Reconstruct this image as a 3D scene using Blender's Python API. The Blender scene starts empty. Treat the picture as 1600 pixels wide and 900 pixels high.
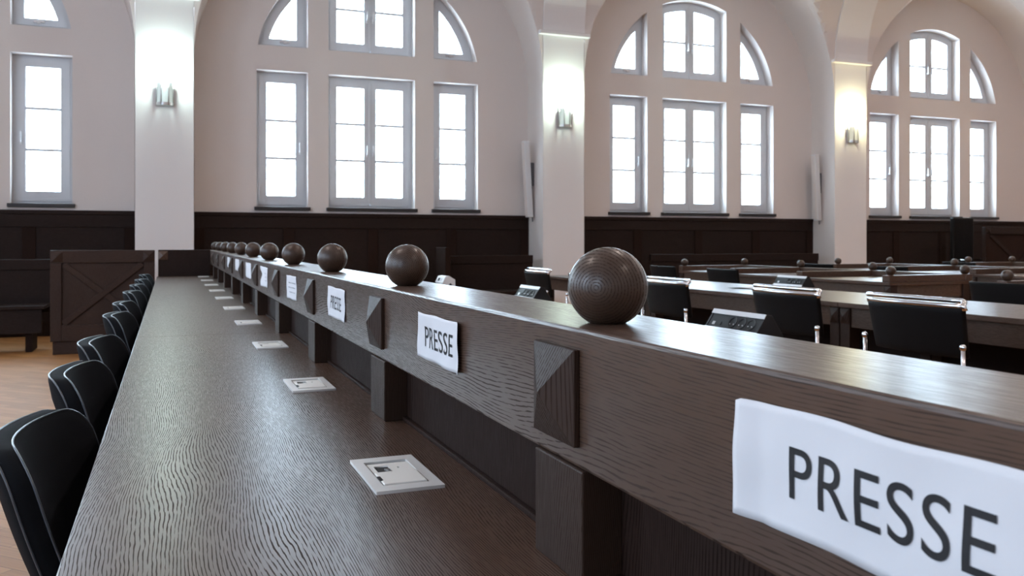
import bpy, bmesh, math, random
from mathutils import Vector, Matrix
from math import sin, cos, pi, sqrt, radians
random.seed(7)
S = bpy.context.scene
COL = S.collection

# ------------------------------------------------------------------ camera
CZ = 1.12
YAW = math.atan2(536, 1347.0)
cam = bpy.data.cameras.new('camera')
cam.sensor_width = 36; cam.lens = 1347 * 36 / 1600.0
cam.shift_y = -73 / 1600.0
cam.clip_start = .02
cam.dof.use_dof = True; cam.dof.focus_distance = 1.25; cam.dof.aperture_fstop = 15.0
co = bpy.data.objects.new('camera', cam); COL.objects.link(co)
co.location = (0, 0, CZ); co.rotation_euler = (pi / 2, 0, -YAW)
S.camera = co
# ------------------------------------------------------------------ world, lights, exposure
WORLD = 15.0
w = bpy.data.worlds.new('sky'); S.world = w; w.use_nodes = True
bg = w.node_tree.nodes['Background']; bg.inputs[0].default_value = (.64, .83, 1.0, 1); bg.inputs[1].default_value = WORLD

def area(name, loc, rot, sx, sy, power, color, spread=180):
    l = bpy.data.lights.new(name, 'AREA'); l.shape = 'RECTANGLE'; l.size = sx; l.size_y = sy
    l.energy = power; l.color = color; l.spread = radians(spread)
    o = bpy.data.objects.new(name, l); COL.objects.link(o); o.location = loc; o.rotation_euler = rot
    return o
# daylight through the tall windows of the side wall, and the hall's warm ceiling lamps
for yy in (-2.4, 1.6, 5.6):
    area('side_window_daylight', (-5.0, yy, 2.6), (0, -pi / 2, 0), 2.6, 1.8, 95, (.60, .78, 1.0))
for xx, yy in ((-1.5, 3.5), (3.5, 3.5), (8.5, 3.5), (13.5, 3.5), (3.5, -2.0), (8.5, 7.0), (13.5, 7.0)):
    area('ceiling_lamp_light', (xx, yy, 5.6), (0, 0, 0), .45, .45, 36, (1.0, .84, .76))
S.view_settings.view_transform = 'Standard'
S.view_settings.look = 'None'
S.view_settings.gamma = 1.0
S.view_settings.use_curve_mapping = False
S.view_settings.exposure = 0.6
S.cycles.max_bounces = 10
S.cycles.diffuse_bounces = 5
S.cycles.caustics_reflective = False
S.cycles.caustics_refractive = False
S.cycles.sample_clamp_indirect = 6.0

# ------------------------------------------------------------------ materials
def newmat(name):
    m = bpy.data.materials.new(name); m.use_nodes = True
    nt = m.node_tree
    return m, nt, nt.nodes['Principled BSDF']
def N(nt, t, **kw):
    n = nt.nodes.new(t)
    for k, v in kw.items(): setattr(n, k, v)
    return n
def plain(name, col, rough=.5, metal=0.0, spec=.5, emit=None):
    m, nt, p = newmat(name)
    p.inputs['Base Color'].default_value = (*col, 1); p.inputs['Roughness'].default_value = rough
    p.inputs['Metallic'].default_value = metal; p.inputs['Specular IOR Level'].default_value = spec
    if emit:
        p.inputs['Emission Color'].default_value = (*emit[0], 1); p.inputs['Emission Strength'].default_value = emit[1]
    # faint unevenness so that no surface is perfectly flat in tone
    tc = N(nt, 'ShaderNodeTexCoord'); no = N(nt, 'ShaderNodeTexNoise'); no.inputs['Scale'].default_value = 14
    no.inputs['Detail'].default_value = 3
    mr = N(nt, 'ShaderNodeMapRange'); mr.inputs[3].default_value = max(rough - .05, 0); mr.inputs[4].default_value = min(rough + .05, 1)
    nt.links.new(tc.outputs['Object'], no.inputs['Vector']); nt.links.new(no.outputs['Fac'], mr.inputs[0])
    nt.links.new(mr.outputs[0], p.inputs['Roughness'])
    return m
def wood(name, axis, light, dark, pore, rough=.36, pitch=.0048, pore_amt=.85, bump=.15, wav=.034, spec=.5, rings=None, thr=(1.6, 2.2), wob=.0045):
    """oiled dark oak: wavy growth lines, broken open pores along the grain axis"""
    m, nt, p = newmat(name); L = nt.links.new
    tc = N(nt, 'ShaderNodeTexCoord'); sep = N(nt, 'ShaderNodeSeparateXYZ'); L(tc.outputs['Object'], sep.inputs[0])
    other = [a for a in 'XYZ' if a != axis]
    g = sep.outputs[axis]
    # slow wander of the grain
    cmb = N(nt, 'ShaderNodeCombineXYZ')
    def scaled(sock, f):
        n = N(nt, 'ShaderNodeMath', operation='MULTIPLY'); L(sock, n.inputs[0]); n.inputs[1].default_value = f; return n.outputs[0]
    L(scaled(g, 1.3), cmb.inputs[0]); L(scaled(sep.outputs[other[0]], 4.5), cmb.inputs[1]); L(scaled(sep.outputs[other[1]], 4.5), cmb.inputs[2])
    n1 = N(nt, 'ShaderNodeTexNoise'); n1.inputs['Scale'].default_value = 1.0; n1.inputs['Detail'].default_value = 1.0; L(cmb.outputs[0], n1.inputs['Vector'])
    cmb2 = N(nt, 'ShaderNodeCombineXYZ')
    L(scaled(g, 16), cmb2.inputs[0]); L(scaled(sep.outputs[other[0]], 34), cmb2.inputs[1]); L(scaled(sep.outputs[other[1]], 34), cmb2.inputs[2])
    n2 = N(nt, 'ShaderNodeTexNoise'); n2.inputs['Scale'].default_value = 1.0; n2.inputs['Detail'].default_value = 2.0; L(cmb2.outputs[0], n2.inputs['Vector'])
    # phase across the grain
    add = N(nt, 'ShaderNodeMath', operation='ADD'); L(sep.outputs[other[0]], add.inputs[0]); L(scaled(sep.outputs[other[1]], .83), add.inputs[1])
    if rings is not None:                       # end grain: rings around the grain axis
        cv = N(nt, 'ShaderNodeCombineXYZ')
        for k_ in (0, 1):
            of = N(nt, 'ShaderNodeMath', operation='ADD'); L(sep.outputs[other[k_]], of.inputs[0]); of.inputs[1].default_value = rings[k_]; L(of.outputs[0], cv.inputs[k_])
        ln = N(nt, 'ShaderNodeVectorMath', operation='LENGTH'); L(cv.outputs[0], ln.inputs[0])
        class _o: outputs = [ln.outputs['Value']]
        add = _o
    a2 = N(nt, 'ShaderNodeMath', operation='MULTIPLY_ADD'); L(n1.outputs['Fac'], a2.inputs[0]); a2.inputs[1].default_value = wav * 4; L(add.outputs[0], a2.inputs[2])
    a3 = N(nt, 'ShaderNodeMath', operation='MULTIPLY_ADD'); L(n2.outputs['Fac'], a3.inputs[0]); a3.inputs[1].default_value = wob; L(a2.outputs[0], a3.inputs[2])
    ph = scaled(a3.outputs[0], 2 * pi / pitch)
    sn = N(nt, 'ShaderNodeMath', operation='SINE'); L(ph, sn.inputs[0])
    # broken dashes
    cmb3 = N(nt, 'ShaderNodeCombineXYZ')
    L(scaled(g, 28), cmb3.inputs[0]); L(scaled(sep.outputs[other[0]], 420), cmb3.inputs[1]); L(scaled(sep.outputs[other[1]], 420), cmb3.inputs[2])
    n3 = N(nt, 'ShaderNodeTexNoise'); n3.inputs['Scale'].default_value = 1.0; n3.inputs['Detail'].default_value = 2.0; L(cmb3.outputs[0], n3.inputs['Vector'])
    s1 = N(nt, 'ShaderNodeMath', operation='MULTIPLY_ADD'); L(n3.outputs['Fac'], s1.inputs[0]); s1.inputs[1].default_value = 2.4; L(sn.outputs[0], s1.inputs[2])
    mr = N(nt, 'ShaderNodeMapRange', interpolation_type='SMOOTHSTEP'); L(s1.outputs[0], mr.inputs[0])
    mr.inputs[1].default_value = thr[0]; mr.inputs[2].default_value = thr[1]
    pores = mr.outputs[0]
    # colour
    mx = N(nt, 'ShaderNodeMix', data_type='RGBA'); L(n1.outputs['Fac'], mx.inputs['Factor'])
    mx.inputs['A'].default_value = (*dark, 1); mx.inputs['B'].default_value = (*light, 1)
    mxb = N(nt, 'ShaderNodeMix', data_type='RGBA'); L(scaled(pores, pore_amt), mxb.inputs['Factor'])
    L(mx.outputs['Result'], mxb.inputs['A']); mxb.inputs['B'].default_value = (*pore, 1)
    L(mxb.outputs['Result'], p.inputs['Base Color'])
    r = N(nt, 'ShaderNodeMapRange'); L(pores, r.inputs[0]); r.inputs[3].default_value = rough; r.inputs[4].default_value = min(rough + .35, .95)
    L(r.outputs[0], p.inputs['Roughness'])
    sp = N(nt, 'ShaderNodeMapRange'); L(pores, sp.inputs[0]); sp.inputs[3].default_value = spec; sp.inputs[4].default_value = spec * (1 - pore_amt); L(sp.outputs[0], p.inputs['Specular IOR Level'])
    b = N(nt, 'ShaderNodeBump'); b.inputs['Strength'].default_value = bump; b.inputs['Distance'].default_value = .0006; b.invert = True
    L(pores, b.inputs['Height']); L(b.outputs[0], p.inputs['Normal'])
    return m
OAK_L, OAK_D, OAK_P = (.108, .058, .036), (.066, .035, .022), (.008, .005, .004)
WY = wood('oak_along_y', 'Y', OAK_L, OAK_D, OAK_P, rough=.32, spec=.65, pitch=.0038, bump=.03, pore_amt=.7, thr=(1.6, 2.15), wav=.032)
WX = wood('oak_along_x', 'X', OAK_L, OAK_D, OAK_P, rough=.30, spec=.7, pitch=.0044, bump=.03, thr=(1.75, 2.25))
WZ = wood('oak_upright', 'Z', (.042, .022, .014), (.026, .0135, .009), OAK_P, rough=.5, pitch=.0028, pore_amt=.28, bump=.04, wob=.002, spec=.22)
RY = wood('rail_oak_along_y', 'Y', (.088, .047, .029), (.054, .029, .018), OAK_P, rough=.30, spec=.75, pitch=.0030, bump=.03, pore_amt=.6, thr=(1.7, 2.3), wob=.003)
DX = wood('panel_oak_along_x', 'X', (.022, .011, .008), (.014, .007, .0055), (.006, .004, .003), rough=.6, bump=.04, spec=.22, pore_amt=.5)
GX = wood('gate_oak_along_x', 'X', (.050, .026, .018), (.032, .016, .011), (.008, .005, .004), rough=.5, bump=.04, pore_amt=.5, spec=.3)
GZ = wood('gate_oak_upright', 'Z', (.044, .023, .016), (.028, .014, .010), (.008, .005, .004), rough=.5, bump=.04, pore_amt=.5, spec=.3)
DZ = wood('panel_oak_upright', 'Z', (.026, .0125, .009), (.017, .0085, .006), (.006, .004, .003), rough=.7, bump=.04, spec=.12, pore_amt=.5)
BALL = wood('turned_oak', 'Y', (.066, .035, .021), (.033, .018, .011), OAK_P, rough=.36, spec=.6, pitch=.0034, wav=.004, bump=.04, pore_amt=.45, wob=.002, rings=(.012, -.042))
def plaster(name, c):
    m, nt, p = newmat(name); L = nt.links.new
    tc = N(nt, 'ShaderNodeTexCoord'); n = N(nt, 'ShaderNodeTexNoise'); n.inputs['Scale'].default_value = 120; n.inputs['Detail'].default_value = 4
    L(tc.outputs['Object'], n.inputs['Vector'])
    mx = N(nt, 'ShaderNodeMix', data_type='RGBA'); L(n.outputs['Fac'], mx.inputs['Factor'])
    mx.inputs['A'].default_value = (c[0]*.95, c[1]*.95, c[2]*.95, 1); mx.inputs['B'].default_value = (min(c[0]*1.03,1), min(c[1]*1.03,1), min(c[2]*1.03,1), 1)
    L(mx.outputs['Result'], p.inputs['Base Color']); p.inputs['Roughness'].default_value = .9; p.inputs['Specular IOR Level'].default_value = .2
    b = N(nt, 'ShaderNodeBump'); b.inputs['Strength'].default_value = .15; b.inputs['Distance'].default_value = .002
    L(n.outputs['Fac'], b.inputs['Height']); L(b.outputs[0], p.inputs['Normal'])
    return m
PLASTER = plaster('wall_plaster', (.71, .655, .63))
PILLARP = plaster('pillar_plaster', (.80, .785, .785))
def parquet():
    m, nt, p = newmat('parquet'); L = nt.links.new
    tc = N(nt, 'ShaderNodeTexCoord'); mp = N(nt, 'ShaderNodeMapping'); mp.inputs['Rotation'].default_value = (0, 0, radians(45))
    L(tc.outputs['Object'], mp.inputs[0])
    br = N(nt, 'ShaderNodeTexBrick'); br.inputs['Scale'].default_value = 1.0; br.inputs['Brick Width'].default_value = .42; br.inputs['Row Height'].default_value = .07
    br.inputs['Mortar Size'].default_value = .0012; br.inputs['Color1'].default_value = (.44, .205, .07, 1); br.inputs['Color2'].default_value = (.33, .145, .045, 1)
    br.inputs['Mortar'].default_value = (.13, .06, .025, 1)
    L(mp.outputs[0], br.inputs['Vector'])
    mp2 = N(nt, 'ShaderNodeMapping'); mp2.inputs['Scale'].default_value = (4, 90, 4); L(mp.outputs[0], mp2.inputs[0])
    no = N(nt, 'ShaderNodeTexNoise'); no.inputs['Scale'].default_value = 1; no.inputs['Detail'].default_value = 4; L(mp2.outputs[0], no.inputs['Vector'])
    mr = N(nt, 'ShaderNodeMapRange'); mr.inputs[3].default_value = .72; mr.inputs[4].default_value = 1.2; L(no.outputs['Fac'], mr.inputs[0])
    mm = N(nt, 'ShaderNodeVectorMath', operation='MULTIPLY'); L(br.outputs['Color'], mm.inputs[0]); L(mr.outputs[0], mm.inputs[1])
    L(mm.outputs[0], p.inputs['Base Color']); p.inputs['Roughness'].default_value = .55; p.inputs['Specular IOR Level'].default_value = .25
    return m
PARQUET = parquet()
FRAME = plain('window_white_paint', (.58, .60, .63), .4)
SILL = plain('dark_sill_stone', (.022, .020, .022), .45)
CHROME = plain('chrome', (.75, .75, .76), .16, metal=1.0)
STEEL = plain('brushed_steel', (.55, .55, .56), .32, metal=1.0)
PLATE = plain('brushed_nickel_plate', (.84, .83, .80), .42, metal=.4)
INSERT = plain('ivory_plastic', (.84, .82, .76), .42)
HOLE = plain('dark_recess', (.012, .012, .013), .6)
FABRIC = plain('black_fabric', (.0045, .0055, .0075), .9, spec=.12)
PIPING = plain('pale_piping', (.05, .068, .088), .30, spec=.65)
LEATHER = plain('black_leather', (.006, .0048, .0046), .55, spec=.13)
BLACKPL = plain('black_plastic', (.013, .014, .016), .45, spec=.3)
ALU = plain('pale_aluminium', (.70, .72, .74), .35, metal=.25)
WHITEPL = plain('white_plastic', (.80, .80, .79), .4)
INK = plain('black_print', (.012, .012, .014), .7)
GREYINK = plain('grey_print', (.25, .26, .29), .7)
PAPER = plain('white_paper', (.72, .725, .75), .75, spec=.2)
SPEAKER = plain('grey_white_enamel', (.70, .71, .73), .5)
GREYMET = plain('dark_grey_bracket', (.10, .10, .11), .5)
def glass(name, a=.93, tint=(1, 1, 1)):
    m = bpy.data.materials.new(name); m.use_nodes = True; nt = m.node_tree; nt.nodes.remove(nt.nodes['Principled BSDF'])
    out = nt.nodes['Material Output']; t = N(nt, 'ShaderNodeBsdfTransparent'); t.inputs[0].default_value = (*tint, 1)
    g = N(nt, 'ShaderNodeBsdfGlossy'); g.inputs['Roughness'].default_value = .04
    lw = N(nt, 'ShaderNodeLayerWeight'); lw.inputs[0].default_value = .5
    pw = N(nt, 'ShaderNodeMath', operation='POWER'); nt.links.new(lw.outputs['Facing'], pw.inputs[0]); pw.inputs[1].default_value = 5.0
    fr = N(nt, 'ShaderNodeMath', operation='MULTIPLY_ADD'); nt.links.new(pw.outputs[0], fr.inputs[0]); fr.inputs[1].default_value = .8; fr.inputs[2].default_value = .04
    mx = N(nt, 'ShaderNodeMixShader'); nt.links.new(fr.outputs[0], mx.inputs[0]); nt.links.new(t.outputs[0], mx.inputs[1]); nt.links.new(g.outputs[0], mx.inputs[2])
    nt.links.new(mx.outputs[0], out.inputs[0]); return m
GLASS = glass('window_glass')
def lampglass(name, col):
    m, nt, p = newmat(name)
    p.inputs['Base Color'].default_value = (.62, .66, .68, 1); p.inputs['Roughness'].default_value = .35
    p.inputs['Emission Color'].default_value = (*col, 1); p.inputs['Emission Strength'].default_value = .22
    return m

# ------------------------------------------------------------------ mesh helpers
def box(bm, x0, x1, y0, y1, z0, z1):
    v = [bm.verts.new((x, y, z)) for x in (x0, x1) for y in (y0, y1) for z in (z0, z1)]
    for f in ((0, 1, 3, 2), (4, 6, 7, 5), (0, 4, 5, 1), (2, 3, 7, 6), (0, 2, 6, 4), (1, 5, 7, 3)):
        bm.faces.new([v[i] for i in f])
    return v
def boxm(*a):
    bm = bmesh.new(); box(bm, *a); return bm
def tube(bm, pts, r, n=10, closed=False, caps=True):
    pts = [Vector(p) for p in pts]; rings = []; m = len(pts); prev = None
    for i, p in enumerate(pts):
        a = pts[(i - 1) % m] if (closed or i > 0) else p
        b = pts[(i + 1) % m] if (closed or i < m - 1) else p
        t = (b - a).normalized()
        if prev is None:
            u = t.orthogonal().normalized()
        else:
            u = (prev - t * prev.dot(t))
            u = u.normalized() if u.length > 1e-6 else t.orthogonal().normalized()
        prev = u; q = t.cross(u)
        rings.append([bm.verts.new(p + (u * cos(2 * pi * k / n) + q * sin(2 * pi * k / n)) * r) for k in range(n)])
    for i in range(m if closed else m - 1):
        A, B = rings[i], rings[(i + 1) % m]
        off = 0
        if closed and i == m - 1:
            off = min(range(n), key=lambda o: (A[0].co - B[o].co).length)
        for k in range(n):
            bm.faces.new((A[k], A[(k + 1) % n], B[(k + 1 + off) % n], B[(k + off) % n]))
    if caps and not closed:
        bm.faces.new(rings[0][::-1]); bm.faces.new(rings[-1])
def lathe(bm, prof, c, n=32, axis='Z'):
    c = Vector(c); rings = []
    for r, z in prof:
        if r < 1e-6:
            d = Vector((0, 0, z)) if axis == 'Z' else (Vector((z, 0, 0)) if axis == 'X' else Vector((0, z, 0)))
            rings.append([bm.verts.new(c + d)]); continue
        ring = []
        for k in range(n):
            a = 2 * pi * k / n
            if axis == 'Z': d = Vector((r * cos(a), r * sin(a), z))
            elif axis == 'X': d = Vector((z, r * cos(a), r * sin(a)))
            else: d = Vector((r * sin(a), z, r * cos(a)))
            ring.append(bm.verts.new(c + d))
        rings.append(ring)
    for A, B in zip(rings, rings[1:]):
        for k in range(n):
            a = A[k % len(A)]; a2 = A[(k + 1) % len(A)]; b = B[k % len(B)]; b2 = B[(k + 1) % len(B)]
            vs = []
            for v in (a, a2, b2, b):
                if v not in vs: vs.append(v)
            if len(vs) > 2:
                try: bm.faces.new(vs)
                except ValueError: pass
def prism(bm, poly, fn0, fn1):
    """side walls and caps between two maps of a 2-D outline"""
    A = [bm.verts.new(fn0(p)) for p in poly]; B = [bm.verts.new(fn1(p)) for p in poly]; n = len(poly)
    for i in range(n): bm.faces.new((A[i], A[(i + 1) % n], B[(i + 1) % n], B[i]))
    bm.faces.new(A[::-1]); bm.faces.new(B)
def obj(name, bm, mat, parent=None, bevel=0, smooth=False, seg=2):
    """one mesh object; geometry is given in the parent's own coordinates"""
    bmesh.ops.recalc_face_normals(bm, faces=bm.faces)
    me = bpy.data.meshes.new(name); bm.to_mesh(me); bm.free()
    return link(name, me, mat, parent, bevel, smooth, seg)
def link(name, me, mat, parent=None, bevel=0, smooth=False, seg=2):
    if mat: me.materials.clear(); me.materials.append(mat)
    o = bpy.data.objects.new(name, me); COL.objects.link(o)
    if parent: o.parent = parent
    if smooth:
        for f in me.polygons: f.use_smooth = True
    if bevel:
        b = o.modifiers.new('edge', 'BEVEL'); b.width = bevel; b.segments = seg; b.limit_method = 'ANGLE'; b.angle_limit = radians(35)
    return o
def plate(outer, holes, t):
    """a flat plate with holes in the local XY plane, thickness t (0..t in Z); returns a mesh"""
    cu = bpy.data.curves.new('outline', 'CURVE'); cu.dimensions = '2D'; cu.fill_mode = 'BOTH'; cu.extrude = t / 2
    for poly in [outer] + list(holes):
        sp = cu.splines.new('POLY'); sp.points.add(len(poly) - 1); sp.use_cyclic_u = True
        for p, (x, y) in zip(sp.points, poly): p.co = (x, y, 0, 1)
    o = bpy.data.objects.new('outline', cu); COL.objects.link(o)
    dg = bpy.context.evaluated_depsgraph_get(); dg.update()
    me = bpy.data.meshes.new_from_object(o.evaluated_get(dg))
    bpy.data.objects.remove(o); bpy.data.curves.remove(cu)
    me.transform(Matrix.Translation((0, 0, t / 2)))
    return me
UPRIGHT = Matrix(((1, 0, 0, 0), (0, 0, 1, 0), (0, 1, 0, 0), (0, 0, 0, 1)))   # local (x,y,t) -> world (x, t, y)
def upright(outer, holes, t, y):
    me = plate(outer, holes, t); me.transform(Matrix.Translation((0, y, 0)) @ UPRIGHT)
    me.flip_normals(); return me
def text_mesh(s, height, narrow=.8):
    cu = bpy.data.curves.new('writing', 'FONT'); cu.body = s; cu.size = 1; cu.align_x = 'CENTER'; cu.align_y = 'CENTER'; cu.space_character = 1.08
    o = bpy.data.objects.new('writing', cu); COL.objects.link(o)
    dg = bpy.context.evaluated_depsgraph_get(); dg.update()
    me = bpy.data.meshes.new_from_object(o.evaluated_get(dg))
    bpy.data.objects.remove(o); bpy.data.curves.remove(cu)
    xs = [v.co.x for v in me.vertices]; ys = [v.co.y for v in me.vertices]
    k = height / (max(ys) - min(ys)); cx = (max(xs) + min(xs)) / 2; cy = (max(ys) + min(ys)) / 2
    for v in me.vertices: v.co = ((v.co.x - cx) * k * narrow, (v.co.y - cy) * k, 0)
    return me
def thing(name, label, cat, loc=(0, 0, 0), rz=0, group=None):
    o = bpy.data.objects.new(name, None); COL.objects.link(o); o.location = loc; o.rotation_euler = (0, 0, rz)
    o.empty_display_size = .1
    tag(o, label, cat, group); return o
def tag(o, label, cat, group=None):
    o['label'] = label; o['category'] = cat
    if group: o['group'] = group
    return o
def struct(o, label=None, cat=None):
    o['kind'] = 'structure'
    if label: o['label'] = label
    if cat: o['category'] = cat
    return o
def sroot(name, label, cat, loc=(0, 0, 0)):
    o = bpy.data.objects.new(name, None); COL.objects.link(o); o.location = loc; return struct(o, label, cat)
def dup(root, loc, rz, label, skip=()):
    r = root.copy(); COL.objects.link(r); r.location = loc; r.rotation_euler = (0, 0, rz); r['label'] = label
    for ch in list(root.children):
        if ch.name.split('.')[0] in skip: continue
        c = ch.copy(); COL.objects.link(c); c.parent = r
        for g in list(ch.children):
            d = g.copy(); COL.objects.link(d); d.parent = c
    return r
ORD = ['first', 'second', 'third', 'fourth', 'fifth', 'sixth', 'seventh', 'eighth', 'ninth', 'tenth', 'eleventh', 'twelfth']

# ================================================================== the hall
YP, YW = 11.0, 11.54                       # pillar fronts, window wall
XL, XR, YB = -5.2, 21.0, -5.0
PILL = [(-5.52, -4.87), (-.372, .281), (4.838, 5.483), (9.979, 10.643), (15.12, 15.77), (20.3, 21.0)]
BAYC = [-2.585, 2.56, 7.69, 12.75, 17.9]
o = obj('floor', boxm(XL - .3, XR + .3, YB - .3, 12.2, -.2, 0), PARQUET); struct(o, 'warm brown parquet floor', 'floor')
o = obj('wall_left', boxm(XL - .3, XL, YB - .3, 12.2, 0, 7), PLASTER); struct(o, 'pale plaster side wall beyond the chairs', 'wall')
o = obj('wall_right', boxm(XR, XR + .3, YB - .3, 12.2, 0, 7), PLASTER); struct(o, 'pale plaster wall at the hall end', 'wall')
o = obj('wall_front', boxm(XL - .3, XR + .3, YB - .3, YB, 0, 7), PLASTER); struct(o, 'pale plaster wall opposite the windows', 'wall')

# --- window openings (offsets from the bay centre)
ZC, RW = 3.385, 1.522
def arc(r, a0, a1, n, cz=ZC): return [(r * cos(a0 + (a1 - a0) * i / n), cz + r * sin(a0 + (a1 - a0) * i / n)) for i in range(n + 1)]
def openings(g=0.0):
    """the six openings of one window group, shrunk by g on every side: name -> outline"""
    d = {}
    d['low_l'] = [(-1.51 + g, 1.56 + g), (-.86 - g, 1.56 + g), (-.86 - g, 3.34 - g), (-1.51 + g, 3.34 - g)]
    d['low_c'] = [(-.59 + g, 1.56 + g), (.59 - g, 1.56 + g), (.59 - g, 3.34 - g), (-.59 + g, 3.34 - g)]
    d['low_r'] = [(.86 + g, 1.56 + g), (1.51 - g, 1.56 + g), (1.51 - g, 3.34 - g), (.86 + g, 3.34 - g)]
    r = RW - g; xi = .86 + g; zb = 3.66 + g
    a0 = math.asin((zb - ZC) / r); a1 = math.acos(xi / r)
    q = [(xi, zb)] + arc(r, a0, a1, 14)
    d['up_r'] = q; d['up_l'] = [(-x, z) for x, z in q][::-1]
    xc = .59 - g; aa = math.acos(xc / r)
    d['up_c'] = [(-xc, zb), (xc, zb)] + arc(r, aa, pi - aa, 14)
    return d
OPEN = openings()
bmw = bmesh.new()                               # plaster of the window wall
def add_mesh(bm, me, off):
    me.transform(Matrix.Translation(off)); bm.from_mesh(me); bpy.data.meshes.remove(me)
for i, cx in enumerate(BAYC):
    x0, x1 = PILL[i][1] - .3 - cx, PILL[i + 1][0] + .3 - cx
    me = upright([(x0, 0), (x1, 0), (x1, 6.9), (x0, 6.9)], [OPEN[k] for k in OPEN], .36, YW)
    add_mesh(bmw, me, (cx, 0, 0))
    # round arch of the niche, from the pillar front back to the window wall
    a, b = PILL[i][1], PILL[i + 1][0]; m = (a + b) / 2; R = (b - a) / 2
    F = [(m + R * cos(t), 3.42 + R * sin(t)) for t in [pi * k / 48 for k in range(49)]]
    Bk = [(m + R * cos(t), 3.28 + R * sin(t)) for t in [pi * k / 48 for k in range(49)]]
    F = [(b, 0)] + F + [(a, 0)]; Bk = [(b, 0)] + Bk + [(a, 0)]
    vf = [bmw.verts.new((x, YP, z)) for x, z in F]; vb = [bmw.verts.new((x, YW + .01, z)) for x, z in Bk]
    for k in range(len(F) - 1): bmw.faces.new((vf[k], vf[k + 1], vb[k + 1], vb[k]))
    # wedge of plaster between the arch and the springing line of the vault
    for (x, z), (x2, z2) in zip(F[1:-1], F[2:-1]):
        if min(z, z2) < 4.08:
            q = [bmw.verts.new((x, YP, z)), bmw.verts.new((x2, YP, z2)), bmw.verts.new((x2, YP, max(4.08, z2))), bmw.verts.new((x, YP, max(4.08, z)))]
            bmw.faces.new(q)
me = bpy.data.meshes.new('wall_back'); bmw.to_mesh(me); bmw.free()
for f in me.polygons: f.use_smooth = False
wb = link('wall_back', me, PLASTER); struct(wb, 'pale plaster window wall under round arches', 'wall')

# --- groin vault
ZS, RV = 4.03, 2.3
def zlong(y):
    d = YP - y
    if d >= RV: return ZS + RV
    d = max(d, 0.0)
    return ZS + sqrt(max(RV * RV - (RV - d) ** 2, 0))
ys = [YP + .0] + [YP - RV + RV * cos(pi / 2 * k / 24) for k in range(1, 25)] + [5.0, 0.0, YB - .2]
bm = bmesh.new()
xs = [XL - .2]
for i in range(len(BAYC)):
    a, b = PILL[i][1], PILL[i + 1][0]; m = (a + b) / 2; R = (b - a) / 2
    for k in range(0, 41): xs.append(m - R * cos(pi * k / 40))
xs = sorted(set([round(x, 4) for x in xs if XL - .3 < x < XR + .3] + [XR + .2]))
def zcross(x):
    for i in range(len(BAYC)):
        a, b = PILL[i][1], PILL[i + 1][0]; m = (a + b) / 2; R = (b - a) / 2
        if a <= x <= b: return 3.42 + sqrt(max(R * R - (x - m) ** 2, 0))
    return 0
grid = [[bm.verts.new((x, y, max(zlong(y), zcross(x)))) for y in ys] for x in xs]
for i in range(len(xs) - 1):
    for j in range(len(ys) - 1):
        bm.faces.new((grid[i][j], grid[i + 1][j], grid[i + 1][j + 1], grid[i][j + 1]))
ce = obj('ceiling', bm, PLASTER); struct(ce, 'pale plaster groin vault', 'ceiling')

# --- pillars with capital and transverse arch rib
PILLAB = ['at the hall corner', 'with the greenish lamp, behind the long desk end', 'behind the big wooden balls, between two window groups',
          'with the yellowish lamp, behind the table rows', 'beyond the furthest window group', 'at the end wall']
for i, (a, b) in enumerate(PILL):
    if i in (0, 5): continue
    m = (a + b) / 2; hw = (b - a) / 2
    r = sroot('pillar', 'pale square plaster pillar ' + PILLAB[i], 'pillar', (m, YP, 0))
    bm = boxm(-hw + .003, hw - .003, 0, .95, 0, 4.03); obj('shaft', bm, PILLARP, r, .006)
    bm = boxm(-hw - .065, hw + .065, -.075, .3, 4.0, 4.055); obj('capital', bm, PILLARP, r, .008)
    bm = bmesh.new(); n = 26; prev = None
    for k in range(n + 1):
        t = pi / 2 * k / n
        y0 = -(RV - RV * cos(t)); z0 = ZS + RV * sin(t)
        rr = RV - .10
        y1 = -(RV - rr * cos(t)); z1 = ZS + rr * sin(t)
        if k == 0: y0 += .04
        cur = [bm.verts.new(p) for p in ((-hw, y0 + .02, z0 + .03), (hw, y0 + .02, z0 + .03), (hw, y1 + .08, z1), (-hw, y1 + .08, z1))]
        if prev:
            for q in range(4): bm.faces.new((prev[q], prev[(q + 1) % 4], cur[(q + 1) % 4], cur[q]))
        prev = cur
    obj('vault_rib', bm, PILLARP, r)

# --- windows
def rect(x0, x1, z0, z1): return [(x0, z0), (x1, z0), (x1, z1), (x0, z1)]
def shrink(key, g): return openings(g)[key]
YF = YW + .165                                # face of the frames
def handle(par, x, z, y):
    bm = bmesh.new(); box(bm, x - .012, x + .012, y - .012, y, z - .03, z + .03)
    box(bm, x - .008, x + .008, y - .045, y - .01, z + .008, z + .024)
    box(bm, x - .010, x + .010, y - .050, y - .034, z - .005, z + .125)
    obj('handle', bm, ALU, par, .003)
PLACE = {'low_l': 'lower narrow casement window nearer the long desk side', 'low_c': 'lower middle double casement window', 'low_r': 'lower narrow casement window on the table side',
         'up_l': 'quarter round upper window nearer the long desk side', 'up_c': 'upper middle double window with a curved head', 'up_r': 'quarter round upper window on the table side'}
BAYLAB = ['of the bay above the plank bench', 'of the bay behind the long desk', 'of the bay behind the table rows', 'of the last bay beyond the tables']
wn = 0
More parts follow.
